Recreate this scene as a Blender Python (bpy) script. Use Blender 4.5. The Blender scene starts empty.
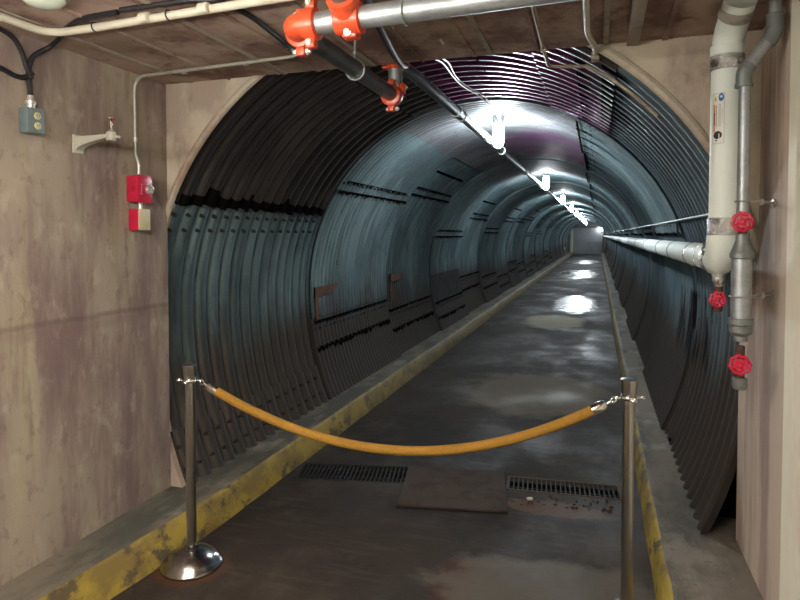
import bpy, bmesh, math, random
from mathutils import Vector, Matrix
random.seed(7)
C = bpy.context.scene.collection
PI = math.pi
# ------------------------------------------------------------------ materials
def _nt(name):
    m = bpy.data.materials.new(name); m.use_nodes = True
    nt = m.node_tree; nt.nodes.clear()
    o = nt.nodes.new('ShaderNodeOutputMaterial'); b = nt.nodes.new('ShaderNodeBsdfPrincipled')
    nt.links.new(b.outputs[0], o.inputs[0])
    return m, nt, b
def rgb(c): return (c[0], c[1], c[2], 1)
def mathn(nt, op, a, b=None, clamp=False):
    n = nt.nodes.new('ShaderNodeMath'); n.operation = op; n.use_clamp = clamp
    for i, v in enumerate((a, b)):
        if v is None: continue
        if isinstance(v, (int, float)): n.inputs[i].default_value = v
        else: nt.links.new(v, n.inputs[i])
    return n.outputs[0]
def ramp(nt, v, lo, hi):
    n = nt.nodes.new('ShaderNodeMapRange'); n.interpolation_type = 'SMOOTHSTEP'
    nt.links.new(v, n.inputs[0]); n.inputs[1].default_value = lo; n.inputs[2].default_value = hi
    return n.outputs[0]
def noise(nt, co, scale, detail=5, rough=.6, stretch=(1, 1, 1), off=0):
    mp = nt.nodes.new('ShaderNodeMapping'); mp.inputs['Scale'].default_value = stretch
    mp.inputs['Location'].default_value = (off, off * .7, off * 1.3)
    nt.links.new(co, mp.inputs[0])
    n = nt.nodes.new('ShaderNodeTexNoise'); n.inputs['Scale'].default_value = scale
    n.inputs['Detail'].default_value = detail; n.inputs['Roughness'].default_value = rough
    nt.links.new(mp.outputs[0], n.inputs[0]); return n.outputs[0]
def mixc(nt, fac, a, b):
    n = nt.nodes.new('ShaderNodeMix'); n.data_type = 'RGBA'
    if isinstance(fac, (int, float)): n.inputs[0].default_value = fac
    else: nt.links.new(fac, n.inputs[0])
    for i, v in ((6, a), (7, b)):
        if isinstance(v, tuple): n.inputs[i].default_value = rgb(v)
        else: nt.links.new(v, n.inputs[i])
    return n.outputs[2]
def stained(name, base, layers=(), rough=.7, metal=0, bump=.0, bscale=40, spec=.5, extra=None, rough_var=0, obj_co=True):
    """layers: (color, scale, lo, hi, amount, stretch)"""
    m, nt, b = _nt(name)
    tc = nt.nodes.new('ShaderNodeTexCoord'); co = tc.outputs['Object']
    col = base
    for i, L in enumerate(layers):
        c, sc, lo, hi, am = L[:5]; st = L[5] if len(L) > 5 else (1, 1, 1)
        f = ramp(nt, noise(nt, co, sc, 6, .62, st, 3.1 * i + 1.7), lo, hi)
        f = mathn(nt, 'MULTIPLY', f, am)
        col = mixc(nt, f, col, c)
    r = rough
    if rough_var:
        r = mathn(nt, 'ADD', mathn(nt, 'MULTIPLY', noise(nt, co, 6, 4), rough_var), rough - rough_var * .5, True)
    if extra: col, r = extra(nt, co, col, r)
    if isinstance(col, tuple): b.inputs['Base Color'].default_value = rgb(col)
    else: nt.links.new(col, b.inputs['Base Color'])
    if isinstance(r, (int, float)): b.inputs['Roughness'].default_value = r
    else: nt.links.new(r, b.inputs['Roughness'])
    b.inputs['Metallic'].default_value = metal
    b.inputs['Specular IOR Level'].default_value = spec
    if bump:
        bn = nt.nodes.new('ShaderNodeBump'); bn.inputs['Strength'].default_value = bump; bn.inputs['Distance'].default_value = .01
        nt.links.new(noise(nt, co, bscale, 6, .7), bn.inputs['Height']); nt.links.new(bn.outputs[0], b.inputs['Normal'])
    return m
def emis(name, col, s):
    m, nt, b = _nt(name)
    b.inputs['Base Color'].default_value = rgb(col); b.inputs['Emission Color'].default_value = rgb(col)
    b.inputs['Emission Strength'].default_value = s; return m
def sep(nt, co):
    s = nt.nodes.new('ShaderNodeSeparateXYZ'); nt.links.new(co, s.inputs[0]); return s.outputs
def ellipse(nt, co, cx, cy, rx, ry, wob=.5, sc=3.0):
    x, y, z = sep(nt, co)
    dx = mathn(nt, 'DIVIDE', mathn(nt, 'SUBTRACT', x, cx), rx); dy = mathn(nt, 'DIVIDE', mathn(nt, 'SUBTRACT', y, cy), ry)
    d = mathn(nt, 'ADD', mathn(nt, 'MULTIPLY', dx, dx), mathn(nt, 'MULTIPLY', dy, dy))
    d = mathn(nt, 'ADD', d, mathn(nt, 'MULTIPLY', mathn(nt, 'SUBTRACT', noise(nt, co, sc, 5), .5), wob * 4))
    n = nt.nodes.new('ShaderNodeMapRange'); n.interpolation_type = 'SMOOTHSTEP'; nt.links.new(d, n.inputs[0])
    n.inputs[1].default_value = 1.25; n.inputs[2].default_value = .55; return n.outputs[0]

CONC = (.355, .295, .23)
def wall_extra(nt, co, col, r):
    # horizontal pour joint with darker seam at z ~1.2 and a vertical joint
    x, y, z = sep(nt, co)
    zz = mathn(nt, 'ADD', z, mathn(nt, 'MULTIPLY', noise(nt, co, 5), .03))
    d = mathn(nt, 'ABSOLUTE', mathn(nt, 'SUBTRACT', zz, 1.222))
    f = mathn(nt, 'MULTIPLY', mathn(nt, 'SUBTRACT', 1, ramp(nt, d, .002, .022)), .45)
    col = mixc(nt, f, col, (.13, .085, .075))
    d = mathn(nt, 'ABSOLUTE', mathn(nt, 'SUBTRACT', z, mathn(nt, 'ADD', 1.14, mathn(nt, 'MULTIPLY', noise(nt, co, 3), .06))))
    f = mathn(nt, 'MULTIPLY', mathn(nt, 'SUBTRACT', 1, ramp(nt, d, .0, .05)), .35)
    col = mixc(nt, f, col, (.20, .13, .12))
    return col, r
M = {}
M['wall'] = stained('stained concrete wall', CONC, [((.20, .137, .13), 1.6, .40, .60, .95, (1, 1.8, .4)), ((.40, .34, .22), 2.6, .52, .72, .7, (1, 2.5, .3)),
    ((.17, .115, .105), 4.5, .55, .72, .6, (1, 2.2, .25)), ((.46, .40, .31), 9, .54, .70, .5, (1, 1, .6)), ((.19, .13, .12), 17, .54, .68, .5, (1, 1, .7))], .85, bump=.25, bscale=60, spec=.25, extra=wall_extra)
M['portal'] = stained('pale portal concrete', (.56, .49, .385), [((.33, .25, .21), 2.6, .44, .62, .75, (1, 1, .6)), ((.23, .16, .13), 7, .56, .72, .6, (1, 1, .5))], .85, bump=.25, spec=.25)
M['rim'] = stained('arch edge concrete', (.50, .45, .36), [((.32, .18, .13), 5, .45, .65, .7)], .8, bump=.3, spec=.25)
M['jamb'] = stained('stained right wall concrete', (.52, .43, .35), [((.25, .17, .15), 2.2, .42, .62, .75, (2.5, 2.5, .3)), ((.42, .35, .25), 3, .52, .7, .6, (3, 3, .35))], .85, bump=.25, spec=.25)
M['cream'] = stained('cream painted concrete', (.78, .76, .63), [((.58, .36, .27), 2, .5, .7, .5, (1, 1, .4)), ((.25, .27, .28), 9, .68, .72, .8)], .7, bump=.2, spec=.3)
M['ceil'] = stained('rust stained ceiling concrete', (.42, .31, .25), [((.16, .085, .075), 2.6, .42, .60, .85, (1, .8, 1)), ((.30, .235, .17), 2.1, .52, .68, .8, (.8, 1.2, 1)), ((.06, .035, .03), 7, .55, .7, .6)], .85, bump=.3, spec=.2)
def floor_extra(nt, co, col, r):
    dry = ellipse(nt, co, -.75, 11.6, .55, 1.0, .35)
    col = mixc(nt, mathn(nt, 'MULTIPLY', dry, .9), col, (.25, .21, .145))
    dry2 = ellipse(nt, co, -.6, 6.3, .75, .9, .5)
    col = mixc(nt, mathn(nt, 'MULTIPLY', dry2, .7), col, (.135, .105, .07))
    rust = ellipse(nt, co, -.62, 2.72, .10, .22, .5, 6)
    col = mixc(nt, mathn(nt, 'MULTIPLY', rust, .7), col, (.05, .014, .008))
    ring = ellipse(nt, co, -1.857, 2.44, .185, .17, .05, 8)
    col = mixc(nt, mathn(nt, 'MULTIPLY', ring, .5), col, (.13, .045, .015))
    rub = ellipse(nt, co, -.22, 3.62, .34, .10, .4, 8)
    col = mixc(nt, mathn(nt, 'MULTIPLY', rub, .8), col, (.11, .065, .045))
    wet_sheen = ellipse(nt, co, -.15, 2.75, .62, .30, .5, 4)
    col = mixc(nt, mathn(nt, 'MULTIPLY', wet_sheen, .55), col, (.15, .135, .11))  # sheen of the damp patch, painted as a lighter floor colour
    # standing water
    w = mathn(nt, 'MAXIMUM', ellipse(nt, co, -.5, 14.8, .5, 2.0, .45, 2.5), ellipse(nt, co, -.75, 26, .8, 3.0, .4, 1.5))
    w = mathn(nt, 'MAXIMUM', w, ellipse(nt, co, -.8, 38, .9, 3.0, .3, 1.5))
    w = mathn(nt, 'MAXIMUM', w, mathn(nt, 'MULTIPLY', ellipse(nt, co, .05, 9.2, .28, 1.6, .5, 3), .3))
    film = mathn(nt, 'MULTIPLY', ramp(nt, noise(nt, co, 1.3, 5, .6, (1, .7, 1), 9), .42, .66), .26)
    r = mathn(nt, 'SUBTRACT', mathn(nt, 'SUBTRACT', .80, film), mathn(nt, 'MULTIPLY', w, .45), True)
    r = mathn(nt, 'MAXIMUM', r, .24)
    return col, r
M['floor'] = stained('damp dark concrete floor', (.034, .0245, .0185), [((.0165, .0128, .0105), 1.1, .42, .62, .8, (1, .6, 1)), ((.068, .053, .038), 2.0, .52, .70, .7, (1, .8, 1)),
    ((.10, .085, .07), 5, .52, .72, .22, (.5, 4, 1))], .6, bump=.35, bscale=25, spec=.2, extra=floor_extra)
M['ledge'] = stained('grey ledge concrete', (.155, .128, .096), [((.06, .062, .05), 2.4, .42, .62, .85, (1.5, .6, 1)), ((.30, .27, .22), 4, .54, .72, .6, (1, .6, 1)), ((.06, .05, .04), 12, .58, .7, .5)], .8, bump=.4, bscale=35, spec=.35)
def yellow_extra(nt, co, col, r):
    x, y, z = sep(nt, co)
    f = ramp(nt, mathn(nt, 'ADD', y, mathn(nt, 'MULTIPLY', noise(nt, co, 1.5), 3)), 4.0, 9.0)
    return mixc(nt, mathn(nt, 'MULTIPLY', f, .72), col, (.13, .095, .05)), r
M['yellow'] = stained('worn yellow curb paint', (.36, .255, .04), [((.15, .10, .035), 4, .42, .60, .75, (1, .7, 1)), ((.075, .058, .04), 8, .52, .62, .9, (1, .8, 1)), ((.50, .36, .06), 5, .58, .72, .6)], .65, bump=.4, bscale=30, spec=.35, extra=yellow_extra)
def tun(name, base, dark, purple_glow=None, grime=True, deep=.55, metal=.35, rough=.56, ztop=.95, drips=False, pamt=.85):
    def ex(nt, co, col, r):
        x, y, z = sep(nt, co)
        if grime:                                   # settled dirt on the lower plates, ragged upper edge
            zz = mathn(nt, 'ADD', z, mathn(nt, 'MULTIPLY', mathn(nt, 'SUBTRACT', noise(nt, co, 2.2, 6, .65, (1, 1.4, .5), 4), .5), .9))
            f = mathn(nt, 'SUBTRACT', 1, ramp(nt, zz, ztop - .28, ztop + .25))
            col = mixc(nt, mathn(nt, 'MULTIPLY', f, .95), col, (.052, .040, .032))
        if drips:                                   # black tar runs below the pipe elbow on the right
            zt = mathn(nt, 'MULTIPLY', mathn(nt, 'MULTIPLY', ramp(nt, x, .2, .25), ramp(nt, z, .62, .80)), mathn(nt, 'SUBTRACT', 1, ramp(nt, z, 1.16, 1.22)))
            yt = mathn(nt, 'MULTIPLY', ramp(nt, y, 4.0, 4.2), mathn(nt, 'SUBTRACT', 1, ramp(nt, y, 5.4, 5.7)))
            f = mathn(nt, 'MULTIPLY', mathn(nt, 'MULTIPLY', zt, yt), ramp(nt, noise(nt, co, 5, 4, .6, (.2, 2.2, .25), 2), .44, .54))
            col = mixc(nt, f, col, (.008, .008, .01))
        if purple_glow:  # coloured glow near the lamps, painted into the crown plate colour
            px, py, rx, ry = purple_glow
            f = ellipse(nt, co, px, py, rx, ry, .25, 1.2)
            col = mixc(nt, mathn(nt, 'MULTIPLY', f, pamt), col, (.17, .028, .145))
        return col, r
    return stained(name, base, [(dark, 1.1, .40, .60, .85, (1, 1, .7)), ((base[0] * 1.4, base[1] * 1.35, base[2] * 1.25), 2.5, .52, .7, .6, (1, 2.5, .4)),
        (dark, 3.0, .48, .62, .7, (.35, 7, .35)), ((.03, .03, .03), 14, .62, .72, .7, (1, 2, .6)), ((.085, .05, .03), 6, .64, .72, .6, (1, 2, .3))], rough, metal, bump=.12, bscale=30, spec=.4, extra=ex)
M['plate'] = tun('blue grey galvanized plate', (.145, .215, .235), (.055, .085, .095))
M['plate_pale'] = tun('paler galvanized plate', (.185, .255, .27), (.085, .12, .13))
M['plate_slate'] = tun('slate galvanized plate', (.12, .17, .195), (.065, .095, .115), drips=True)
M['plate_dark'] = tun('dark rusted crown plate', (.062, .056, .053), (.028, .026, .028), purple_glow=(-.55, 4.4, .65, 1.7), grime=False, rough=.42)
M['plate_glow'] = tun('crown plate with painted glow', (.19, .20, .21), (.10, .10, .115), purple_glow=(-.5, 7.5, .6, 1.3), pamt=.55, grime=False)
M['bolt'] = stained('dark seam bolt', (.028, .024, .022), (), .6, .5)
M['gap'] = stained('black tarry seam', (.006, .005, .005), (), 1, spec=0)
M['galv'] = stained('galvanized pipe', (.42, .45, .465), [((.29, .32, .33), 18, .45, .6, .6), ((.45, .47, .45), 30, .55, .7, .4)], .5, .75)
M['galv_dark'] = stained('dark steel pipe', (.19, .195, .20), [((.11, .112, .115), 8, .45, .6, .6)], .38, .7)
M['fit_grey'] = stained('grey cast fitting', (.22, .24, .235), [((.14, .15, .15), 30, .5, .65, .6)], .5, .5)
M['red'] = stained('orange red grooved fitting', (.62, .075, .025), [((.42, .04, .02), 12, .5, .65, .5)], .35, 0)
M['reddark'] = stained('crimson enamel', (.52, .012, .05), [((.40, .01, .035), 25, .5, .65, .4)], .35)
M['chrome'] = stained('polished chrome', (.78, .77, .75), (), .12, 1)
M['steel'] = stained('brushed post steel', (.43, .42, .40), (), .28, 1)
M['base_metal'] = stained('dull chrome base', (.36, .35, .34), (), .2, 1)
M['zinc'] = stained('bright bolt', (.75, .74, .7), (), .35, .7)
M['white'] = stained('white pipe jacket', (.74, .80, .74), [((.64, .69, .62), 5, .5, .7, .4)], .6, spec=.3)
M['bracket_paint'] = stained('aged white bracket paint', (.52, .51, .43), [((.36, .34, .28), 25, .5, .65, .5)], .5)
M['foil'] = stained('crinkled foil tape', (.75, .75, .73), [((.12, .12, .12), 22, .52, .58, .8)], .25, .9, bump=1, bscale=60)
M['tape'] = stained('dirty grey tape', (.33, .30, .25), [((.16, .14, .12), 20, .5, .65, .6)], .7)
M['cream_pipe'] = stained('cream painted conduit', (.55, .51, .41), [((.45, .40, .30), 8, .5, .65, .5)], .5)
M['tan_pipe'] = stained('tan painted conduit', (.33, .28, .215), [((.20, .15, .12), 9, .48, .65, .6)], .6)
M['conduit'] = stained('thin grey conduit', (.50, .49, .44), [((.34, .33, .3), 15, .5, .65, .5)], .4, .5)
M['black'] = stained('black cable rubber', (.012, .011, .014), (), .5)
M['box_grey'] = stained('blue grey outlet box', (.20, .26, .27), [((.15, .20, .21), 20, .5, .65, .5)], .5, .3)
M['yel_plastic'] = stained('yellowed plastic', (.62, .55, .30), (), .5)
M['ivory'] = stained('ivory plastic', (.62, .53, .33), (), .45)
M['rope'] = stained('mustard velour rope', (.36, .19, .032), [((.28, .14, .022), 60, .45, .6, .5)], .8, bump=.4, bscale=200, spec=.2)
M['rust'] = stained('rusty steel', (.115, .05, .028), [((.055, .028, .02), 12, .45, .62, .7)], .85, .1, bump=.3)
M['grate'] = stained('dark drain iron', (.010, .009, .010), [((.03, .026, .023), 20, .55, .7, .4)], .75, .1)
M['pit'] = stained('black drain pit', (.008, .007, .008), (), 1, spec=0)
M['cover'] = stained('brown grey steel cover plate', (.066, .050, .042), [((.042, .033, .028), 5, .45, .62, .7), ((.095, .075, .062), 9, .55, .7, .5)], .9, 0, bump=.15, spec=.12)
M['stone'] = stained('broken concrete bits', (.075, .055, .04), [((.07, .05, .04), 30, .45, .6, .7)], .9)
M['paper'] = stained('white chip', (.6, .58, .52), (), .8)
M['door'] = stained('grey steel door', (.20, .21, .22), [((.14, .15, .16), 1.5, .45, .62, .6, (1, 1, .5))], .5, .3)
M['beam'] = stained('brown header', (.16, .12, .10), (), .8)
M['lampmetal'] = stained('cast lamp metal', (.35, .35, .34), (), .45, .6)
M['glow'] = emis('lit lamp glass', (.86, .95, 1.0), 205)
M['tube'] = emis('lit fluorescent tube', (1.0, .955, .865), 58)
M['orange'] = stained('orange print', (.75, .22, .07), ()); M['blue'] = stained('blue print', (.03, .16, .42), ())
M['print'] = stained('black print', (.02, .02, .02), ()); M['sign'] = stained('yellow print', (.75, .55, .05), ()); M['grey_print'] = stained('pale grey print', (.42, .42, .42), ())
M['paperwhite'] = stained('label paper', (.74, .74, .68), (), .5)
M['lens'] = stained('pale glass lens', (.55, .60, .50), (), .2)
M['pink'] = stained('pink embossed print', (.75, .25, .30), ())
# ------------------------------------------------------------------ mesh builder
class MB:
    def __init__(s): s.bm = bmesh.new()
    def box(s, c, size, rot=None, mi=0, bev=0):
        r = bmesh.ops.create_cube(s.bm, size=1); vs = r['verts']
        bmesh.ops.scale(s.bm, vec=size, verts=vs)
        fs = list({f for v in vs for f in v.link_faces})
        if bev:
            es = list({e for v in vs for e in v.link_edges})
            q = bmesh.ops.bevel(s.bm, geom=es, offset=bev, segments=2, affect='EDGES', profile=.5)
            fs = list({f for f in q['faces']} | {f for f in fs if f.is_valid}); vs = list({v for f in fs for v in f.verts})
        if rot is not None: bmesh.ops.transform(s.bm, matrix=rot.to_4x4(), verts=vs)
        bmesh.ops.translate(s.bm, vec=c, verts=vs)
        for f in fs: f.material_index = mi
        return s
    def lathe(s, prof, base=(0, 0, 0), axis=(0, 0, 1), n=24, mi=0, cap=True):
        ax = Vector(axis).normalized(); q = Vector((0, 0, 1)).rotation_difference(ax); base = Vector(base)
        rows = []
        for r, h in prof:
            rows.append([s.bm.verts.new(base + q @ Vector((r * math.cos(2 * PI * i / n), r * math.sin(2 * PI * i / n), h))) for i in range(n)])
        for a, b in zip(rows, rows[1:]):
            for i in range(n):
                s.bm.faces.new((a[i], a[(i + 1) % n], b[(i + 1) % n], b[i])).material_index = mi
        if cap:
            s.bm.faces.new(rows[0][::-1]).material_index = mi; s.bm.faces.new(rows[-1]).material_index = mi
        return s
    def cyl(s, a, b, r, n=20, mi=0, r2=None):
        a = Vector(a); b = Vector(b); return s.lathe([(r, 0), (r if r2 is None else r2, (b - a).length)], a, b - a, n, mi)
    def tube(s, pts, r, n=12, mi=0, cap=True):
        P = [Vector(p) for p in pts]; rows = []
        t0 = (P[1] - P[0]).normalized(); up = t0.orthogonal().normalized()
        for i, p in enumerate(P):
            t = (P[min(i + 1, len(P) - 1)] - P[max(i - 1, 0)]).normalized()
            up = (up - t * up.dot(t)).normalized(); sd = t.cross(up)
            rr = r[i] if isinstance(r, (list, tuple)) else r
            rows.append([s.bm.verts.new(p + rr * (math.cos(2 * PI * k / n) * up + math.sin(2 * PI * k / n) * sd)) for k in range(n)])
        for a, b in zip(rows, rows[1:]):
            for k in range(n): s.bm.faces.new((a[k], a[(k + 1) % n], b[(k + 1) % n], b[k])).material_index = mi
        if cap:
            s.bm.faces.new(rows[0][::-1]).material_index = mi; s.bm.faces.new(rows[-1]).material_index = mi
        return s
    def torus(s, c, R, r, axis=(0, 0, 1), n=24, m=10, mi=0, a0=0, a1=2 * PI):
        q = Vector((0, 0, 1)).rotation_difference(Vector(axis).normalized()); full = abs(a1 - a0 - 2 * PI) < 1e-4
        cnt = n if full else n + 1; rows = []
        for i in range(cnt):
            a = a0 + (a1 - a0) * i / n
            rows.append([s.bm.verts.new(Vector(c) + q @ Vector(((R + r * math.cos(2 * PI * k / m)) * math.cos(a), (R + r * math.cos(2 * PI * k / m)) * math.sin(a), r * math.sin(2 * PI * k / m)))) for k in range(m)])
        for i in range(n):
            a, b = rows[i], rows[(i + 1) % cnt]
            for k in range(m): s.bm.faces.new((a[k], b[k], b[(k + 1) % m], a[(k + 1) % m])).material_index = mi
        if not full:
            s.bm.faces.new(rows[0]); s.bm.faces.new(rows[-1][::-1])
        return s
    def sphere(s, c, r, mi=0, scale=(1, 1, 1), n=20):
        q = bmesh.ops.create_uvsphere(s.bm, u_segments=n, v_segments=n // 2, radius=r)
        bmesh.ops.scale(s.bm, vec=scale, verts=q['verts']); bmesh.ops.translate(s.bm, vec=c, verts=q['verts'])
        for v in q['verts']:
            for f in v.link_faces: f.material_index = mi
        return s
    def build(s, name, mats, parent=None, smooth=True, ang=38):
        bmesh.ops.recalc_face_normals(s.bm, faces=s.bm.faces[:])
        me = bpy.data.meshes.new(name); s.bm.to_mesh(me); s.bm.free()
        if not isinstance(mats, (list, tuple)): mats = [mats]
        for k in mats: me.materials.append(M[k])
        if smooth:
            for p in me.polygons: p.use_smooth = True
            me.set_sharp_from_angle(angle=math.radians(ang))
        o = bpy.data.objects.new(name, me); C.objects.link(o)
        if parent is not None:
            o.parent = parent; o.matrix_parent_inverse = Matrix.Translation(-parent.location) if parent.type == 'EMPTY' else Matrix()
        return o
def thing(name, label, cat, loc=(0, 0, 0), group=None):
    o = bpy.data.objects.new(name, None); o.empty_display_size = .05; C.objects.link(o); o.location = loc
    return tag(o, label, cat, group)
def tag(o, label, cat, group=None, kind=None):
    o['label'] = label; o['category'] = cat
    if group: o['group'] = group
    if kind: o['kind'] = kind
    return o
def struct(o): o['kind'] = 'structure'; return o
def part_label(o, l): o['label'] = l; return o
def bend(pts, rad, n=6):
    """round the corners of a polyline"""
    P = [Vector(p) for p in pts]; out = [P[0]]
    for a, b, c in zip(P, P[1:], P[2:]):
        d = min(rad, (a - b).length * .49, (c - b).length * .49)
        p0 = b + (a - b).normalized() * d; p1 = b + (c - b).normalized() * d
        for i in range(n + 1):
            t = i / n; out.append((1 - t) ** 2 * p0 + 2 * t * (1 - t) * b + t * t * p1)
    return out + [P[-1]]
def spline(pts, n=8):
    P = [Vector(p) for p in pts]; P = [2 * P[0] - P[1]] + P + [2 * P[-1] - P[-2]]; out = []
    for a, b, c, d in zip(P, P[1:], P[2:], P[3:]):
        for i in range(n):
            t = i / n
            out.append(.5 * ((2 * b) + (c - a) * t + (2 * a - 5 * b + 4 * c - d) * t * t + (3 * b - a - 3 * c + d) * t ** 3))
    return out + [P[-2]]
# ------------------------------------------------------------------ tunnel profile
TX, TZ, TR = -.88, 1.13, 1.59
YP, YE = 2.90, 54.0            # portal plane, end wall
def prof(a, dr=0):
    """point of the lining at angle a (0 = right springline, 90 deg = crown)"""
    R = TR + dr; s = math.sin(a)
    return Vector((TX + R * math.cos(a), 0, TZ + (R * s if s >= 0 else (R * 1.26) * s)))
def lining_ring(y0, y1, pitch, amp, plates, dr0, bolts, per=6, seg=3.0):
    """plates: list of (a0deg, a1deg, dr, material index)"""
    b = MB(); bm = b.bm
    ny = max(2, int(round((y1 - y0) / pitch * per)))
    for a0, a1, dr, mi in plates:
        na = max(2, int(round((a1 - a0) / seg)))
        rows = []
        for i in range(ny + 1):
            y = y0 + (y1 - y0) * i / ny
            w = amp * (2 * ((1 + math.cos(2 * PI * (y - y0) / pitch)) / 2) ** 2.2 - 1)
            if i == ny or i == 0: w = -amp * .8
            rows.append([bm.verts.new(prof(math.radians(a0 + (a1 - a0) * k / na), dr0 + dr + w) + Vector((0, y, 0))) for k in range(na + 1)])
        for r, q in zip(rows, rows[1:]):
            for k in range(na): bm.faces.new((r[k], r[k + 1], q[k + 1], q[k])).material_index = mi
        # lip along the lower edge so the lap has thickness
        for side in (0, na):
            aa = math.radians(a0 if side == 0 else a1)
            lip = [bm.verts.new(prof(aa, dr0 + .03) + Vector((0, y0 + (y1 - y0) * i / ny, 0))) for i in range(ny + 1)]
            for i in range(ny): bm.faces.new((rows[i][side], rows[i + 1][side], lip[i + 1], lip[i])).material_index = 3
    for adeg, step, off in bolts:                   # rows of bolt heads along the laps
        a = math.radians(adeg); y = y0 + off
        while y < y1 - .02:
            p = prof(a, dr0 - amp * .9) + Vector((0, y, 0)); n = Vector((-math.cos(a), 0, -math.sin(a)))
            b.lathe([(.012, -.012), (.012, .004), (.008, .008), (.008, .016)], p, n, 6, mi=4)
            y += step
    o = b.build('tunnel_lining', ['plate', 'plate_dark', 'plate_slate', 'gap', 'bolt', 'plate_pale', 'plate_glow'], smooth=True, ang=60)
    return struct(o)
# first ring: coarse corrugation, dark crown plates lapping over the blue grey lower ones
lining_ring(3.22, 4.88, .1277, .024, [(-50, -2, 0, 2)], 0, [], per=10)
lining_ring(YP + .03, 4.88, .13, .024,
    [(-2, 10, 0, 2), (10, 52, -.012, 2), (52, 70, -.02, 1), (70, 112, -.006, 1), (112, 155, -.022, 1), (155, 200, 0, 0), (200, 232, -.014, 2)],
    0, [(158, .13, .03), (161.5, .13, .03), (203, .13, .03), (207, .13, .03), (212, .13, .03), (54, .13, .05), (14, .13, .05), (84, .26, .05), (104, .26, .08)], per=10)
y = 4.88; k = 0
while y < YE - .3:
    y2 = min(y + 2.03, YE)
    dr = (-.03, 0, -.03, .012, -.022, 0)[k % 6]
    far = k > 6
    s = (146, 142, 163, 150, 160, 148)[k % 6]
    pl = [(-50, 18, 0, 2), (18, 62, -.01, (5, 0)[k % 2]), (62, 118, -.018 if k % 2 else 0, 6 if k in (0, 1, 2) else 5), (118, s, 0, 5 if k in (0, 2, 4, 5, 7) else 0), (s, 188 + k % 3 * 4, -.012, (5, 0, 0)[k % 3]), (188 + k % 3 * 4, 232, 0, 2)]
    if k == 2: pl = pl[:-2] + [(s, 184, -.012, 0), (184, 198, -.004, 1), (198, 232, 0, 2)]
    bl = [] if k > 9 else [(s - 3, .11, .05), (s + 1.5, .11, .05), (191 + k % 3 * 4, .11, .05), (196 + k % 3 * 4, .11, .05), (21, .22, .05), (58, .22, .05), (60, .22, .05)]
    lining_ring(y, y2, .078 if not far else .11, .0125, pl, dr, bl, per=6 if not far else 4, seg=3.0 if not far else 5)
    if k < 14:                                      # black lines and ticks along the plate laps
        g = MB(); rn = random.Random(20 + k)
        def strip(a, wdeg, inset, rag, u0=0, u1=1):
            n_ = int(60 * (u1 - u0)) + 2; pv = None
            for i in range(n_ + 1):
                yy = y + .03 + (y2 - y - .06) * (u0 + (u1 - u0) * i / n_); e = rn.uniform(0, rag)
                row = [g.bm.verts.new(prof(math.radians(aa), dr + inset) + Vector((0, yy, 0))) for aa in (a - wdeg / 2, a + wdeg / 2 + e)]
                if pv: g.bm.faces.new((pv[0], pv[1], row[1], row[0]))
                pv = row
        lo = 188 + k % 3 * 4
        strip(s, .6, -.030, .9); strip(s - 4, .3, -.030, .8, .02, .9)
        strip(lo + 1, .3, -.030, .7); strip(lo + 8, .5, -.016, 1.6)
        if k % 2: strip(s - 14, 1.0, -.016, .6, .1, .85)
        strip(62, .7, -.034, .6); strip(18, .7, -.030, .6)
        struct(g.build('seam_tar', 'gap'))
    # flange strip closing the step to the next ring
    f = MB(); N = 60
    for t in range(N):
        a, c = math.radians(-50 + 282 * t / N), math.radians(-50 + 282 * (t + 1) / N)
        q = [prof(a, -.034) + Vector((0, y - .006, 0)), prof(c, -.034) + Vector((0, y - .006, 0)), prof(c, .05) + Vector((0, y - .006, 0)), prof(a, .05) + Vector((0, y - .006, 0))]
        q2 = [v + Vector((0, .012, 0)) for v in q]
        v1 = [f.bm.verts.new(v) for v in q]; v2 = [f.bm.verts.new(v) for v in q2]
        f.bm.faces.new(v1); f.bm.faces.new(v2[::-1]); f.bm.faces.new((v1[0], v1[1], v2[1], v2[0]))
    struct(f.build('seam_flange', 'plate_slate'))
    y = y2; k += 1
# ------------------------------------------------------------------ room shell
WL, WR, ZC, YB = -2.33, .64, 2.45, -2.4
def slab(name, lo, hi, mat):
    lo = Vector(lo); hi = Vector(hi); return struct(MB().box((lo + hi) / 2, hi - lo).build(name, mat, smooth=False))
slab('wall_left', (WL - .3, YB, -.3), (WL, YP - .005, ZC + .2), 'wall')
slab('wall_right', (WR, 2.47, -.3), (WR + .3, 3.22, ZC + .2), 'jamb')
slab('wall_right', (WR - .006, YB, -.3), (WR + .3, 2.47, ZC + .2), 'cream')
slab('wall_back', (WL - .3, YB - .3, -.3), (WR + .3, YB, ZC + .2), 'wall')
# ceiling with formwork ribs
cb = MB().box(((WL + WR) / 2, (YB + YP) / 2, ZC + .15), (WR - WL + .6, YP - YB - .004, .3))
for i in range(11):
    cx = -2.16 + .27 * i + random.uniform(-.03, .03)
    cb.box((cx, (YB + YP) / 2, ZC), (.012 + .01 * (i % 3 == 0), YP - YB - .02, .012 + .006 * (i % 2)))
for i in range(11):
    cx = -2.13 + .27 * i + random.uniform(-.03, .03)
    if i % 2 == 0: cb.box((cx, (YB + YP) / 2, ZC), (.022, YP - YB - .02, .014), mi=1)
struct(cb.build('ceiling', ['ceil', 'tan_pipe'], smooth=False))
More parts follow.
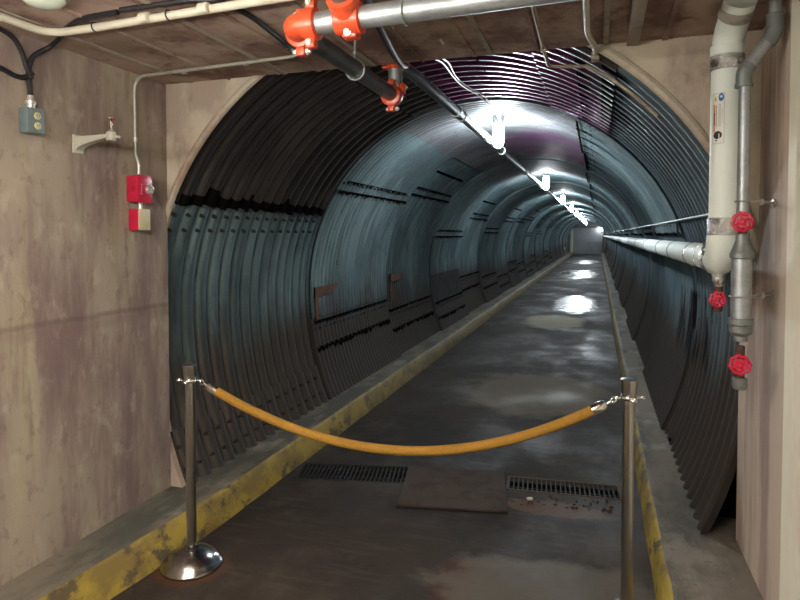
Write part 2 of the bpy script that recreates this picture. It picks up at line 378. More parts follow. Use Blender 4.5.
# portal wall with the arched opening
pb = MB(); N = 96; Rp = -.01
for yy, in ((YP,),):
    inner, outer = [], []
    for t in range(N + 1):
        a = math.radians(-45 + 270 * t / N); p = prof(a, Rp)
        if math.cos(a) > 0 and math.sin(a) < 0: p.x = TX + TR
        inner.append(p)
        d = Vector((math.cos(a), 0, math.sin(a))); o = p + d * 3
        o.x = max(WL - .32, min(WR + .32, o.x)); o.z = max(-.3, min(ZC + .6, o.z))
        outer.append(o)
    for t in range(N):
        vs = [pb.bm.verts.new(v + Vector((0, yy, 0))) for v in (inner[t], inner[t + 1], outer[t + 1], outer[t])]
        ws = [pb.bm.verts.new(v + Vector((0, yy + .12, 0))) for v in (inner[t], inner[t + 1], outer[t + 1], outer[t])]
        pb.bm.faces.new(vs); pb.bm.faces.new(ws[::-1]); pb.bm.faces.new((vs[0], ws[0], ws[1], vs[1]))
struct(pb.build('wall_portal', 'portal', smooth=False))
# backfill closing the pocket between the lining and the right wall
q = MB(); bk = [prof(math.radians(a), .05) for a in range(-40, 3, 3)]
for yy in (3.45,):
    for p0, p1 in zip(bk, bk[1:]):
        v = [q.bm.verts.new(c) for c in ((p0.x, yy, p0.z), (p1.x, yy, p1.z), (1.0, yy, p1.z), (1.0, yy, p0.z))]
        u = [q.bm.verts.new(c) for c in ((p0.x, yy + .08, p0.z), (p1.x, yy + .08, p1.z), (1.0, yy + .08, p1.z), (1.0, yy + .08, p0.z))]
        q.bm.faces.new(v); q.bm.faces.new(u[::-1])
struct(q.build('wall_portal', 'pit', smooth=False))
q = MB(); rn = random.Random(11); pv = None; nn = 150
for i in range(nn + 1):                             # ragged black tar along the crown lap of the first ring
    yy = YP + .03 + (4.88 - YP - .03) * i / nn
    wv = .024 * (2 * ((1 + math.cos(2 * PI * (yy - YP - .03) / .13)) / 2) ** 2.2 - 1)
    if i % 3 == 0: rag, rag2 = rn.uniform(0, 1.1), rn.uniform(0, .5) + (2.0 if rn.random() < .12 else 0)
    row = [q.bm.verts.new(prof(math.radians(a), -.027 + wv) + Vector((0, yy, 0))) for a in (153.3 - rag2, 154.2, 155.3 + rag * .7)]
    if pv:
        for c in (0, 1): q.bm.faces.new((pv[c], pv[c + 1], row[c + 1], row[c]))
    pv = row
struct(q.build('seam_tar', 'gap'))
q = MB(); rn = random.Random(4)
def tar_run(yc, w, a0, a1, inset, amp=0):           # black run tapering down the lining
    na = 8; rows = []
    for i in range(na + 1):
        u = i / na; hw = w * (1 - u) ** .7 / 2 + .002; p = prof(math.radians(a0 + (a1 - a0) * u), -inset)
        rows.append([q.bm.verts.new(p + Vector((0, yc + sx * hw + .01 * math.sin(3 * u + yc), 0))) for sx in (-1, 1)])
    for a, b in zip(rows, rows[1:]): q.bm.faces.new((a[0], a[1], b[1], b[0]))
for i in range(15):
    yc = 3.0 + .13 * i - .065 + .13
    if yc < 4.86: tar_run(yc, .11, 55, 50 - rn.uniform(0, 4), .040)
    if yc < 4.86 and i % 2: tar_run(yc, .09, 60.5, 57.5, .047)
for yc, a1 in ((5.35, 44), (5.75, 40), (6.25, 38), (6.7, 47)): tar_run(yc, .07, 62, a1 + 6, .060)
for yc, a1 in ((7.4, 52), (7.9, 48), (8.4, 54)): tar_run(yc, .08, 62, a1, .036)
for yc in (9.3, 9.9, 10.5, 11.4, 12.1): tar_run(yc, .09, 62, 52 - rn.uniform(0, 6), .05)
struct(q.build('seam_tar', 'gap'))
q = MB(); row = None
rb = MB(); N = 80
pts = [prof(math.radians(4 + 176 * t / N), -.012) + Vector((0, YP + .005, 0)) for t in range(N + 1)]
rb.tube(pts, .022, 8)
struct(rb.build('trim_1', 'rim'))
# floor with drain pits (boolean cut)
fl = slab('floor', (-2.7, YB, -.45), (1.1, YE + .3, 0), 'floor')
G1 = (Vector((-1.55, 3.765, 0)), .75, .285, math.radians(12)); G2 = (Vector((-.195, 3.95, 0)), .70, .215, math.radians(5))
cut = MB()
for c, w, h, r in (G1, G2):
    cut.box(c, (w, h, .5), Matrix.Rotation(r, 3, 'Z'))
co = cut.build('pit_cutter', 'pit', smooth=False)
md = fl.modifiers.new('pits', 'BOOLEAN'); md.object = co; md.operation = 'DIFFERENCE'; md.solver = 'EXACT'
bpy.context.view_layer.update()
me2 = bpy.data.meshes.new_from_object(fl.evaluated_get(bpy.context.evaluated_depsgraph_get()))
fl.modifiers.clear(); fl.data = me2
if not me2.materials: me2.materials.append(M['floor'])
bpy.data.objects.remove(co)
# curbs: raised ledge with battered, yellow painted face
def curb(xf, xt, xo):
    b = MB(); bm = b.bm; ny = 260; rows = []
    rnd = random.Random(int(xf * 100)); e1 = e2 = 0
    for i in range(ny + 1):
        y = YB + (YE - YB) * (i / ny) ** 1.6
        fx = -.085 * max(0, min(1, (2.9 - y) / 1.1)) if xf < 0 else 0
        e1 = e1 * .6 + rnd.uniform(-.006, .006); e2 = e2 * .6 + rnd.uniform(-.005, .005)
        sg = 1 if xt < xf else -1
        rows.append([bm.verts.new(v) for v in ((xf + fx, y, -.02), (xf + fx + e1, y, .005), (xt + fx + sg * .012 + e1, y, .128 + e2), (xt + fx - sg * .008 + e2, y, .148 + e2 * .5), (xt + fx - sg * .04, y, .15), (xo, y, .152), (xo, y, -.02))])
    for r, q in zip(rows, rows[1:]):
        for k in range(6): bm.faces.new((r[k], r[k + 1], q[k + 1], q[k])).material_index = 1 if k < 3 else 0
    bm.faces.new(rows[0]); bm.faces.new(rows[-1][::-1])
    return struct(b.build('curb', ['ledge', 'yellow'], ang=50))
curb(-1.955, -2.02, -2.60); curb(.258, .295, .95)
# end wall and door
slab('wall_end', (-3, YE, -.3), (1.2, YE + .3, 3.1), 'door')
d = struct(MB().box((-.88, YE - .04, 1.10), (2.3, .08, 2.2), bev=.01).build('door_1', 'door', smooth=False))
hb = MB().box((-.88, YE - .1, 2.28), (2.7, .2, .16)); struct(hb.build('trim_2', 'beam', smooth=False))
struct(MB().box((-2.12, YE - .12, 1.1), (.22, .24, 2.2)).build('trim_3', 'cream', smooth=False))
struct(MB().box((.42, YE - .12, 1.1), (.14, .24, 2.2)).build('trim_3', 'beam', smooth=False))
MB().box((-.88, YE - .09, 1.1), (.03, .03, 2.1)).box((-.3, YE - .09, 1.0), (1.0, .03, .04)).build('door_bar', 'galv_dark', d, smooth=False)
# ------------------------------------------------------------------ stanchions and rope
def stanchion(x, y, label, hh=.98):
    t = thing('stanchion', label, 'stanchion', (x, y, 0), 'rope barrier posts'); L = Vector((x, y, 0))
    MB().lathe([(.143, .0), (.147, .006), (.145, .014), (.137, .020), (.128, .036), (.106, .058), (.080, .074), (.055, .084), (.036, .088), (.034, .102), (.026, .106)], L, n=48).build('base', 'base_metal', t, ang=50)
    MB().lathe([(.0235, .10), (.0235, hh - .075)], L, n=32).build('pole', 'steel', t)
    MB().lathe([(.0235, hh - .085), (.026, hh - .08), (.034, hh - .008), (.034, hh - .002), (.030, hh)], L, n=32).build('finial', 'steel', t)
    c = MB().lathe([(.0240, hh - .084), (.034, hh - .082), (.036, hh - .076), (.034, hh - .070), (.0240, hh - .068)], L, n=32)
    for k in range(4):
        a = math.radians(17 + 90 * k); c.torus(L + Vector((.050 * math.cos(a), .050 * math.sin(a), hh - .076)), .013, .0035, (0, 0, 1), 16, 8)
    c.build('ring_collar', 'chrome', t)
    return t
stanchion(-1.857, 2.455, 'chrome stanchion with a domed base beside the left yellow curb')
stanchion(.126, 2.60, 'chrome stanchion near the right curb, its base cut off by the frame', 1.022)
ra, rb_ = Vector((-1.81, 2.465, .902)), Vector((.079, 2.59, .942))
t = thing('barrier_rope', 'mustard yellow velour rope sagging between the two chrome stanchions', 'rope', (-.85, 2.63, .5))
def rope_pt(u):
    p = ra.lerp(rb_, u); p.z -= .273 * (1 - (2 * u - 1) ** 2) * (1 + .10 * (u - .5)); return p
pr = [rope_pt(.048 + .904 * i / 48) for i in range(49)]
MB().tube(pr, .021, 16).build('rope', 'rope', t)
for sgn, u0, u1 in ((0, .049, .020), (1, .951, .980)):
    a, b = rope_pt(u0), rope_pt(u1); e = ra if sgn == 0 else rb_
    MB().lathe([(.022, 0), (.022, .036), (.017, .055), (.010, .062)], a, b - a, 20).build('ferrule', 'chrome', t)
    d = (e - b).normalized(); L = (e - b).length
    h = MB().tube([b - d * .01, b + d * L * .35], .006, 10)
    loop = [b + d * (L * .35 + L * .62 * (1 - math.cos(th)) / 2) + Vector((0, 0, 1)) * .011 * math.sin(th) for th in [2 * PI * i / 20 for i in range(20)]]
    h.tube(loop + [loop[0]], .0036, 8); h.build('snap_hook', 'chrome', t)
# ------------------------------------------------------------------ drain grates, cover plate, rubble
def grate(c, w, h, r, label, n, rim):
    t = thing('drain_grate', label, 'drain grate', c); R = Matrix.Rotation(r, 3, 'Z')
    f = MB()
    for sx in (-1, 1): f.box(c + R @ Vector((sx * (w / 2 - .008), 0, -.012)), (.016, h, .03), R)
    for sy in (-1, 1): f.box(c + R @ Vector((0, sy * (h / 2 - .006), -.012)), (w, .012, .03), R)
    f.build('frame', rim, t, smooth=False)
    b = MB()
    for i in range(n):
        b.box(c + R @ Vector((-w / 2 + w * (i + .5) / n, 0, -.014)), (.008, h - .02, .024), R)
    for sy in (-.22, .22): b.box(c + R @ Vector((0, sy * h, -.012)), (w - .02, .007, .012), R)
    b.build('grating', 'grate', t, smooth=False)
grate(*G1, 'dark iron drain grate lying between the left curb and the steel cover plate', 26, 'grate')
grate(*G2, 'dark iron drain grate with a pale edge, right of the steel cover plate', 24, 'stone')
t = thing('cover_plate', 'flat brownish steel cover plate lying between the two drain grates', 'cover plate', (-.86, 3.70, 0))
Rz = Matrix.Rotation(math.radians(10.5), 3, 'Z')
MB().box(Vector((-.848, 3.715, .009)), (.645, .60, .014), Rz, bev=.003).build('plate', 'cover', t, smooth=False)
MB().box(Vector((-.848, 3.715, -.012)), (.58, .53, .026), Rz).build('rim', 'grate', t, smooth=False)
rbm = MB(); rr = random.Random(3)
for i in range(55):
    x = rr.uniform(-.52, .10); yv = 3.735 + .09 * (x + .2) + rr.uniform(-.10, .07); s = rr.uniform(.004, .013)
    q = bmesh.ops.create_icosphere(rbm.bm, subdivisions=1, radius=s)
    for v in q['verts']: v.co = Vector((v.co.x * rr.uniform(.7, 1.3), v.co.y * rr.uniform(.7, 1.3), v.co.z * .6)) + Vector((x, yv, s * .35))
tag(rbm.build('rubble', 'stone', smooth=False), 'brown crumbled concrete bits along the near edge of the right drain grate', 'rubble', kind='stuff')
tag(MB().box((-.375, 3.685, .014), (.035, .022, .014), Matrix.Rotation(.4, 3, 'Z'), bev=.004).build('concrete_chip', 'paper', smooth=False), 'small white chip lying among the rubble by the right grate', 'chip')
db = MB(); rr = random.Random(5)
for i in range(26):
    q = bmesh.ops.create_icosphere(db.bm, subdivisions=1, radius=rr.uniform(.008, .02)); o = Vector((.56 + rr.gauss(0, .035), 4.42 + rr.gauss(0, .08), .165 + abs(rr.gauss(0, .012))))
    for v in q['verts']: v.co = v.co * rr.uniform(.8, 1.2) + o
tag(db.build('dirt_clump', 'pit', smooth=False), 'clump of black dirt on the right ledge at the foot of the lining', 'dirt', kind='stuff')
# ------------------------------------------------------------------ left wall fittings
x0 = WL
t = thing('outlet_box', 'blue grey outlet box with two yellowed sockets high on the left wall', 'outlet', (x0, 2.005, 2.085))
MB().box((x0 + .025, 2.005, 2.085), (.05, .082, .108), bev=.006).build('box', 'box_grey', t)
MB().box((x0 + .052, 2.005, 2.085), (.005, .08, .102), bev=.002).build('face_plate', 'box_grey', t)
for dz in (-.021, .021):
    b = MB().lathe([(.0155, 0), (.0155, .005), (.013, .007)], (x0 + .054, 2.01, 2.085 + dz), (1, 0, 0), 20)
    s_ = b.build('socket', 'yel_plastic', t); part_label(s_, 'yellowed round socket')
    for dy in (-.006, .006): MB().box((x0 + .0612, 2.01 + dy, 2.087 + dz), (.001, .0025, .008)).build('slot', 'print', s_, smooth=False)
MB().lathe([(.017, 0), (.017, .015), (.021, .017), (.021, .030), (.015, .032), (.012, .055)], (x0 + .025, 2.005, 2.139), n=16).build('cord_grip', 'zinc', t)
def cable(name, pts, r, label, cat, mat='black', n=8, group=None):
    return tag(MB().tube(spline(pts, 8), r, n).build(name, mat), label, cat, group)
cable('power_cord', [(x0 + .025, 2.005, 2.185), (x0 + .028, 2.00, 2.24), (x0 + .03, 1.995, 2.30), (x0 + .04, 2.01, 2.36), (x0 + .075, 2.06, 2.41), (x0 + .15, 2.04, 2.432), (x0 + .28, 1.96, 2.4385), (x0 + .42, 1.90, 2.439), (x0 + .6, 1.885, 2.439)], .0105, 'black cord running up from the outlet box grip to the ceiling', 'cable')
cable('power_cord', [(x0 + .05, 1.992, 2.262), (x0 + .035, 1.98, 2.31), (x0 + .03, 1.96, 2.37), (x0 + .03, 1.91, 2.42), (x0 + .03, 1.80, 2.435), (x0 + .03, 1.6, 2.437)], .0105, 'black cord curving up the left wall corner beside the outlet box cord', 'cable')
cable('power_cord', [(x0 + .052, 1.998, 2.285), (x0 + .035, 1.97, 2.262), (x0 + .03, 1.93, 2.258), (x0 + .03, 1.87, 2.272), (x0 + .03, 1.78, 2.28), (x0 + .03, 1.5, 2.29)], .0105, 'black cord running level to the left from the knot above the outlet box', 'cable')
# cream conduit and black cable along it on the ceiling
pts = bend([(-2.12, -1.0, 2.412), (-2.12, 1.93, 2.412), (-1.95, 1.935, 2.412), (.58, 1.80, 2.412)], .16, 8)
t = thing('ceiling_conduit', 'cream conduit curving along the ceiling above the left wall', 'conduit', (-2.1, 1.9, 2.41))
MB().tube(pts, .0155, 14).build('pipe', 'cream_pipe', t)
for cx in (-1.62, -1.35): MB().lathe([(.0165, -.02), (.019, -.018), (.019, .018), (.0165, .02)], (cx, 1.918 - .0528 * (cx + 1.95) + .0, 2.412), (1, -.053, 0), 16).build('coupling', 'cream_pipe', t)
for cx in (-1.88, -1.52): MB().torus((cx, 1.932 - .0528 * (cx + 1.95), 2.414), .0175, .003, (1, -.05, 0), 18, 6).build('tie', 'black', t)
cable('armored_cable', [(-1.705, 1.872, 2.439), (-1.5, 1.868, 2.439), (-1.36, 1.872, 2.439), (-1.30, 1.92, 2.439), (-1.275, 2.06, 2.437), (-1.285, 2.2, 2.437), (-1.30, 2.34, 2.437), (-1.305, 2.44, 2.425)], .0105, 'black cable running beside the cream conduit then turning toward the tunnel', 'cable')
# thin grey conduit down to the alarm box
t = thing('wall_conduit', 'thin grey conduit bending from the ceiling down to the red alarm box', 'conduit', (x0, 2.66, 1.92))
pts = bend([(-1.305, 2.42, 2.425), (-1.31, 2.555, 2.425), (x0 + .018, 2.63, 2.425), (x0 + .018, 2.63, 2.02), (x0 + .034, 2.635, 1.98), (x0 + .034, 2.635, 1.905)], .075, 6)
MB().tube(pts, .0085, 10).build('pipe', 'conduit', t)
for p, ax in (((-1.62, 2.587, 2.425), (1, -.1, 0)), ((-2.0, 2.626, 2.425), (1, -.1, 0)), ((x0 + .018, 2.63, 2.10), (0, 0, 1))):
    MB().lathe([(.0115, -.012), (.0115, .012)], p, ax, 12).build('coupling', 'zinc', t)
# alarm boxes
t = thing('alarm_box', 'crimson red alarm box with a round chrome knob on the left wall', 'alarm box', (x0, 2.665, 1.835))
MB().box((x0 + .034, 2.63, 1.840), (.068, .10, .135), bev=.006).build('body', 'reddark', t)
MB().box((x0 + .073, 2.63, 1.840), (.012, .108, .145), bev=.004).build('cover', 'reddark', t)
k_ = MB().lathe([(.026, 0), (.027, .004), (.024, .012), (.018, .014), (.018, .010), (.008, .010), (.008, .018)], (x0 + .079, 2.655, 1.838), (1, 0, 0), 24)
for i in range(6): k_.sphere((x0 + .092, 2.655 + .017 * math.cos(i * PI / 3), 1.838 + .017 * math.sin(i * PI / 3)), .0055, n=8)
k_.build('knob', 'zinc', t)
MB().torus((x0 + .045, 2.57, 1.842), .010, .004, (0, 1, 0), 14, 8).box((x0 + .045, 2.58, 1.842), (.012, .014, .014)).build('lug', 'reddark', t)
for i in range(4): MB().box((x0 + .0798, 2.60, 1.815 + i * .015), (.0012, .009, .009)).build('letter_mark', 'pink', t, smooth=False)
MB().cyl((x0 + .036, 2.64, 1.735), (x0 + .036, 2.64, 1.775), .010, 12).build('nipple', 'zinc', t)
t = thing('signal_box', 'red box with a plain cream front hanging below the crimson alarm box', 'signal box', (x0, 2.68, 1.68))
MB().box((x0 + .031, 2.635, 1.680), (.062, .085, .112), bev=.004).build('body', 'reddark', t)
part_label(MB().box((x0 + .065, 2.635, 1.680), (.007, .083, .110), bev=.002).build('front', 'ivory', t), 'cream front panel')
# bracket with tap
t = thing('wall_bracket', 'white tapered wall bracket carrying a small chrome tap on the left wall', 'bracket', (x0, 2.27, 2.03))
b = MB().box((x0 + .006, 2.27, 2.025), (.012, .06, .085), bev=.004)
n = 10; rows = []
for i in range(n + 1):
    u = i / n; X = x0 + .012 + .175 * u; zt = 2.058 + .004 * u; zb = 1.995 + .052 * (u ** .55)
    hw = .022 - .008 * u
    rows.append([b.bm.verts.new(v) for v in ((X, 2.27 - hw, zb), (X, 2.27 + hw, zb), (X, 2.27 + hw, zt), (X, 2.27 - hw, zt))])
for r, q in zip(rows, rows[1:]):
    for k in range(4): b.bm.faces.new((r[k], r[(k + 1) % 4], q[(k + 1) % 4], q[k]))
b.bm.faces.new(rows[0][::-1]); b.bm.faces.new(rows[-1])
b.build('arm', 'bracket_paint', t)
v = MB().lathe([(.020, 0), (.022, .004), (.022, .038), (.018, .042), (.011, .046), (.008, .050)], (x0 + .20, 2.27, 2.032), n=18)
v.cyl((x0 + .20, 2.27, 2.052), (x0 + .245, 2.275, 2.048), .006, 10)
v.build('tap_body', 'bracket_paint', t)
MB().lathe([(.005, .0), (.005, .045), (.010, .047), (.024, .053), (.024, .058), (.006, .062)], (x0 + .20, 2.27, 2.078), n=18).build('tap_handle', 'chrome', t)
# ------------------------------------------------------------------ sprinkler piping
r = .036; mz, my, ex, ey = 2.30, 1.86, -.985, 2.96
t = thing('sprinkler_pipe', 'grey grooved sprinkler pipe with orange red couplings under the ceiling', 'pipe', (ex, my, mz))
MB().cyl((ex + .08, my, mz), (WR - .008, my - .02, mz + .024), r, 28).build('main_pipe', 'galv', t)
MB().torus((-.585, my - .005, mz), r + .001, .003, (1, 0, 0), 28, 6).build('groove', 'fit_grey', t)
def elbow(c, d1, d2, name='elbow', R=.043, L=.074, L2=None):
    c = Vector(c); d1 = Vector(d1); d2 = Vector(d2)
    e = MB().tube(bend([c + d1 * L, c, c + d2 * (L2 or L)], .075, 10), R - .003, 24)
    for d, L in ((d1, L), (d2, L2 or L)):
        e.lathe([(R - .004, -.026), (R + .009, -.022), (R + .011, 0), (R + .009, .022), (R - .004, .026)], c + d * (L - .002), d, 28)
        s = d.orthogonal().normalized() if abs(d.z) > .5 else Vector((0, 0, 1)).cross(d).normalized()
        up = d.cross(s)
        for sg in (-1, 1):
            e.box(c + d * (L - .002) + up * sg * (R + .020), (.034, .034, .034), Vector((0, 0, 1)).rotation_difference(up).to_matrix(), bev=.006)
    o = part_label(e.build(name, 'red', t), 'orange red elbow with bolted couplings')
    for d, L in ((d1, L), (d2, L2 or L)):
        s = d.orthogonal().normalized() if abs(d.z) > .5 else Vector((0, 0, 1)).cross(d).normalized()
        up = d.cross(s)
        for sg in (-1, 1):
            q = c + d * (L - .002) + up * sg * (R + .022)
            MB().cyl(q - s * .034, q + s * .034, .006, 10).lathe([(.011, 0), (.011, .010)], q + s * .017, s, 6).lathe([(.011, 0), (.011, .010)], q - s * .027, s, 6).build('bolt', 'zinc', o)
    return o
elbow((ex, my, mz), (1, 0, 0), (0, 1, 0))
part_label(MB().cyl((ex, my + .08, mz), (ex, ey - .08, mz), r, 28).build('branch_pipe', 'galv_dark', t), 'dark branch pipe')
elbow((ex, ey, mz - .005), (0, -1, 0), (0, 0, 1), L=.06, L2=.045)
MB().cyl((ex, ey, mz + .04), (ex, ey, mz + .15), r, 28).build('riser', 'galv', t)
tz = 2.475
o = MB().lathe([(r, -.02), (r + .010, -.018), (r + .012, 0), (r + .010, .012), (r, .014)], (ex, ey, tz - .020), (0, 0, 1), 24)
o.box((ex - .055, ey, tz - .02), (.03, .03, .022), bev=.005).box((ex + .055, ey, tz - .02), (.03, .03, .022), bev=.005)
o.sphere((ex, ey, tz + .01), .040)
part_label(o.build('elbow', 'red', t), 'orange red upper elbow')
MB().tube([(ex, ey, tz), (ex + .02, ey + .25, tz), (ex + .022, 6, tz), (ex + .022, YE - .1, tz + .02)], .034, 20).build('tunnel_pipe', 'galv_dark', t)
for yy in (4.27, 4.45, 6.4, 8.6, 11.2):
    MB().lathe([(.035, -.03), (.042, -.028), (.042, .028), (.035, .03)], (ex + .022, yy, tz), (0, 1, 0), 20).build('pipe_coupling', 'galv', t)
# mechanical tee and stub toward the camera
tx = -.775
b = MB().lathe([(r + .003, -.045), (r + .013, -.042), (r + .013, .042), (r + .003, .045)], (tx, my - .004, mz), (1, 0, 0), 28)
b.lathe([(.052, 0), (.050, .03), (.046, .055), (.052, .057), (.052, .078), (.040, .08)], (tx, my, mz + .01), (0, -.85, .5), 28)
b.box((tx, my + .012, mz - .040), (.055, .05, .04), bev=.01).box((tx, my + .03, mz + .052), (.07, .04, .04), bev=.01)
o = part_label(b.build('tee_clamp', 'red', t), 'orange red bolted tee clamp')
MB().lathe([(.013, 0), (.013, .012), (.008, .012), (.008, .02)], (tx, my - .012, mz - .042), (0, -1, -.2), 12).build('bolt', 'zinc', o)
p0 = Vector((tx, my, mz + .01)); dd = Vector((0, -.85, .5)).normalized()
part_label(MB().tube(bend([p0 + dd * .05, p0 + dd * .17, p0 + dd * .17 + Vector((0, -1.6, 0))], .1, 8), .034, 24).build('stub_pipe', 'galv_dark', t), 'dark stub pipe')
# hanger
hy = 2.42
t = thing('pipe_hanger', 'thin steel rod and ring hanging the dark branch pipe from the ceiling', 'hanger', (ex, hy, ZC))
MB().cyl((ex, hy, mz + .05), (ex, hy, ZC), .005, 10).lathe([(.010, 0), (.010, .012)], (ex, hy, mz + .062), n=6).build('rod', 'galv', t)
MB().torus((ex, hy, mz), r + .006, .005, (0, 1, .12), 26, 8).build('ring', 'galv', t)
for i, (px, py) in enumerate(((-.745, 2.05), (-.60, 2.02), (-.80, 2.36), (-.66, 2.62))):
    cx, cy = px, py
    c = MB().box((cx, cy, ZC - .004), (.012, .05, .004)).tube([(cx, cy - .02, ZC - .004), (cx + .008, cy - .01, ZC - .02), (cx + .014, cy + .004, ZC - .014), (cx + .01, cy + .016, ZC - .004)], .003, 6)
    tag(c.build('cable_clip', 'cream_pipe'), ('small pale ceiling clip beside the tee clamp of the grey pipe', 'small pale ceiling clip just behind the grey pipe, right of the tee clamp', 'small pale ceiling clip midway along the black hose', 'small pale ceiling clip near the ceiling edge, right of the riser')[i], 'clip')
cable('black_hose', [(-.745, 1.92, 2.425), (-.80, 2.1, 2.43), (-.835, 2.3, 2.43), (-.87, 2.5, 2.43), (-.905, 2.7, 2.43), (-.925, 2.88, 2.432), (-.93, 2.96, 2.45)], .014, 'black hose on the ceiling from the tee clamp to the tunnel mouth', 'cable')
# ------------------------------------------------------------------ white insulated pipe
wx, wy, wz, wr = .462, 2.62, 1.505, .055
t = thing('insulated_pipe', 'thick white jacketed pipe dropping by the right wall and running down the tunnel', 'pipe', (wx, wy, wz))
part_label(MB().tube(bend([(wx, wy, wz + .085), (wx, wy, 2.345), (wx + .018, wy - .125, 2.447)], .06, 8), wr, 32).build('riser', 'white', t), 'white vertical run')
e = MB().tube([(wx, wy + .095 * (1 - math.cos(a)), wz + .095 - .095 * math.sin(a)) for a in [PI / 2 * i / 12 for i in range(13)]], wr + .006, 32)
e.build('elbow', 'white', t)
MB().cyl((wx, wy + .09, wz), (wx, YE - .05, wz + .01), wr + .001, 28).build('tunnel_run', 'white', t)
# tape bands
MB().lathe([(wr, -.005), (wr + .005, .0), (wr + .005, .05), (wr, .056)], (wx, wy, 2.268), n=32, cap=False).build('jacket_collar', 'white', t)
MB().lathe([(wr + .003, 0), (wr + .005, .004), (wr + .005, .062), (wr + .003, .066)], (wx, wy, 1.60), n=32, cap=False).build('foil_band', 'foil', t)
MB().lathe([(wr + .003, 0), (wr + .005, .004), (wr + .005, .055), (wr + .003, .06)], (wx, wy, 2.225), n=32, cap=False).build('foil_band', 'foil', t)
MB().lathe([(wr + .002, 0), (wr + .004, .004), (wr + .004, .03), (wr + .002, .033)], (wx, wy, 2.288), n=32, cap=False).build('tape_band', 'tape', t)
dv = Vector((.11, -.77, .63)).normalized()
MB().lathe([(wr + .002, -.02), (wr + .004, -.018), (wr + .004, .018), (wr + .002, .02)], Vector((wx + .012, wy - .088, 2.417)), dv, 32, cap=False).build('tape_band', 'tape', t)
MB().lathe([(wr + .006, -.03), (wr + .012, -.026), (wr + .012, .026), (wr + .006, .03)], Vector((wx, wy + .13, wz)), (0, 1, 0), 32, cap=False).build('foil_band', 'foil', t)
MB().torus((wx, wy + .055, wz + .04), wr + .006, .010, (0, .8, .6), 32, 8).build('foil_band', 'foil', t)
for i, yy in enumerate((3.0, 3.35, 4.1, 4.9, 6.2, 7.6, 9.4)):
    MB().lathe([(wr, -.012), (wr + .004, -.010), (wr + .004, .010), (wr, .012)], Vector((wx, yy, wz)), (0, 1, 0), 28, cap=False).build('strap', 'foil' if i in (0, 1) else 'tape', t)
# warning label wrapped on the jacket
def label_cell(u, v):       # u across 0..1, v down 0..1
    if u < .04 or u > .96 or v < .01 or v > .99: return 2
    if v < .17:
        if (u - .74) ** 2 + ((v - .09) * 2.7) ** 2 < .045: return 1 if (u - .74) ** 2 + ((v - .09) * 2.7) ** 2 > .012 or v > .09 else 0
        if .10 < u < .44 and (v - .04) * 3.2 > abs(u - .27) * 2.0 and v < .15: return 4 if abs(u - .27) > .03 or v < .08 else 3
        return 0
    if .06 < u < .26 and .22 < v < .76: return 3 if .11 < u < .21 and .36 < v < .62 and int(v * 90) % 3 else 5
    if .33 < u < .39 and .24 < v < .66: return 3 if int(v * 96) % 3 else 0
    if .46 < u < .70 and .22 < v < .66: return 2 if int(u * 25) % 2 else 0
    if .82 < u < .86 and .30 < v < .60: return 2
    if v > .74 and ((u - .48) / .36) ** 2 + ((v - .83) / .08) ** 2 < 1: return 0 if .56 < u < .66 and v > .80 else 3
    if .30 < u < .45 and .93 < v < .95: return 3
    return 0
lb = MB(); NU, NV = 28, 96; a0, a1 = math.radians(207), math.radians(254); zt, zb = 2.135, 1.945
g = [[lb.bm.verts.new((wx + (wr + .0012) * math.cos(a0 + (a1 - a0) * i / NU), wy + (wr + .0012) * math.sin(a0 + (a1 - a0) * i / NU), zt + (zb - zt) * j / NV)) for i in range(NU + 1)] for j in range(NV + 1)]
for j in range(NV):
    for i in range(NU): lb.bm.faces.new((g[j][i], g[j + 1][i], g[j + 1][i + 1], g[j][i + 1])).material_index = label_cell((i + .5) / NU, (j + .5) / NV)
part_label(lb.build('warning_label', ['paperwhite', 'blue', 'grey_print', 'print', 'sign', 'orange'], t), 'white sticker with warning marks')
def handwheel(mb, c, ax, R):
    c = Vector(c); ax = Vector(ax).normalized(); q = Vector((0, 0, 1)).rotation_difference(ax)
    n = 60; pts = []
    for i in range(n + 1):
        a = 2 * PI * i / n; rr = R * (1 + .07 * math.cos(8 * a)); pts.append(c + q @ Vector((rr * math.cos(a), rr * math.sin(a), 0)))
    mb.tube(pts, R * .20, 8, cap=False)
    for i in range(4):
        a = i * PI / 2 + .3; mb.tube([c + q @ Vector((0, 0, .002)), c + q @ Vector((R * math.cos(a), R * math.sin(a), 0))], R * .14, 6)
    mb.lathe([(R * .72, -.002), (R * .72, .002)], c, ax, 20)
    mb.lathe([(R * .34, -.012), (R * .34, .006), (R * .2, .010)], c, ax, 12)
    return mb
CAMDIR = Vector((-.20, -1, .05))
def valve(parent, c, length, R, toward=CAMDIR):
    c = Vector(c)
    o = MB().lathe([(.013, -length / 2), (.016, -length / 2 + .004), (.016, -.018), (.012, -.014), (.019, -.008), (.019, .008), (.012, .014), (.016, .018), (.016, length / 2 - .004), (.013, length / 2)], c, n=14)
    d = toward.normalized(); o.lathe([(.012, 0), (.012, .028), (.006, .030), (.006, .040)], c, d, 12)
    v = part_label(o.build('valve', 'rust', parent), 'rusty brass valve')
    w = MB(); handwheel(w, c + d * .044, d, R); part_label(w.build('handwheel', 'reddark', v), 'crimson handwheel')
    return v
valve(t, (wx - .012, wy + .03, wz - .155), .10, .026)
MB().lathe([(.024, 0), (.024, .03), (.016, .05)], (wx - .012, wy + .03, wz - .055), (0, 0, -1), 16).build('drain_boss', 'foil', t)
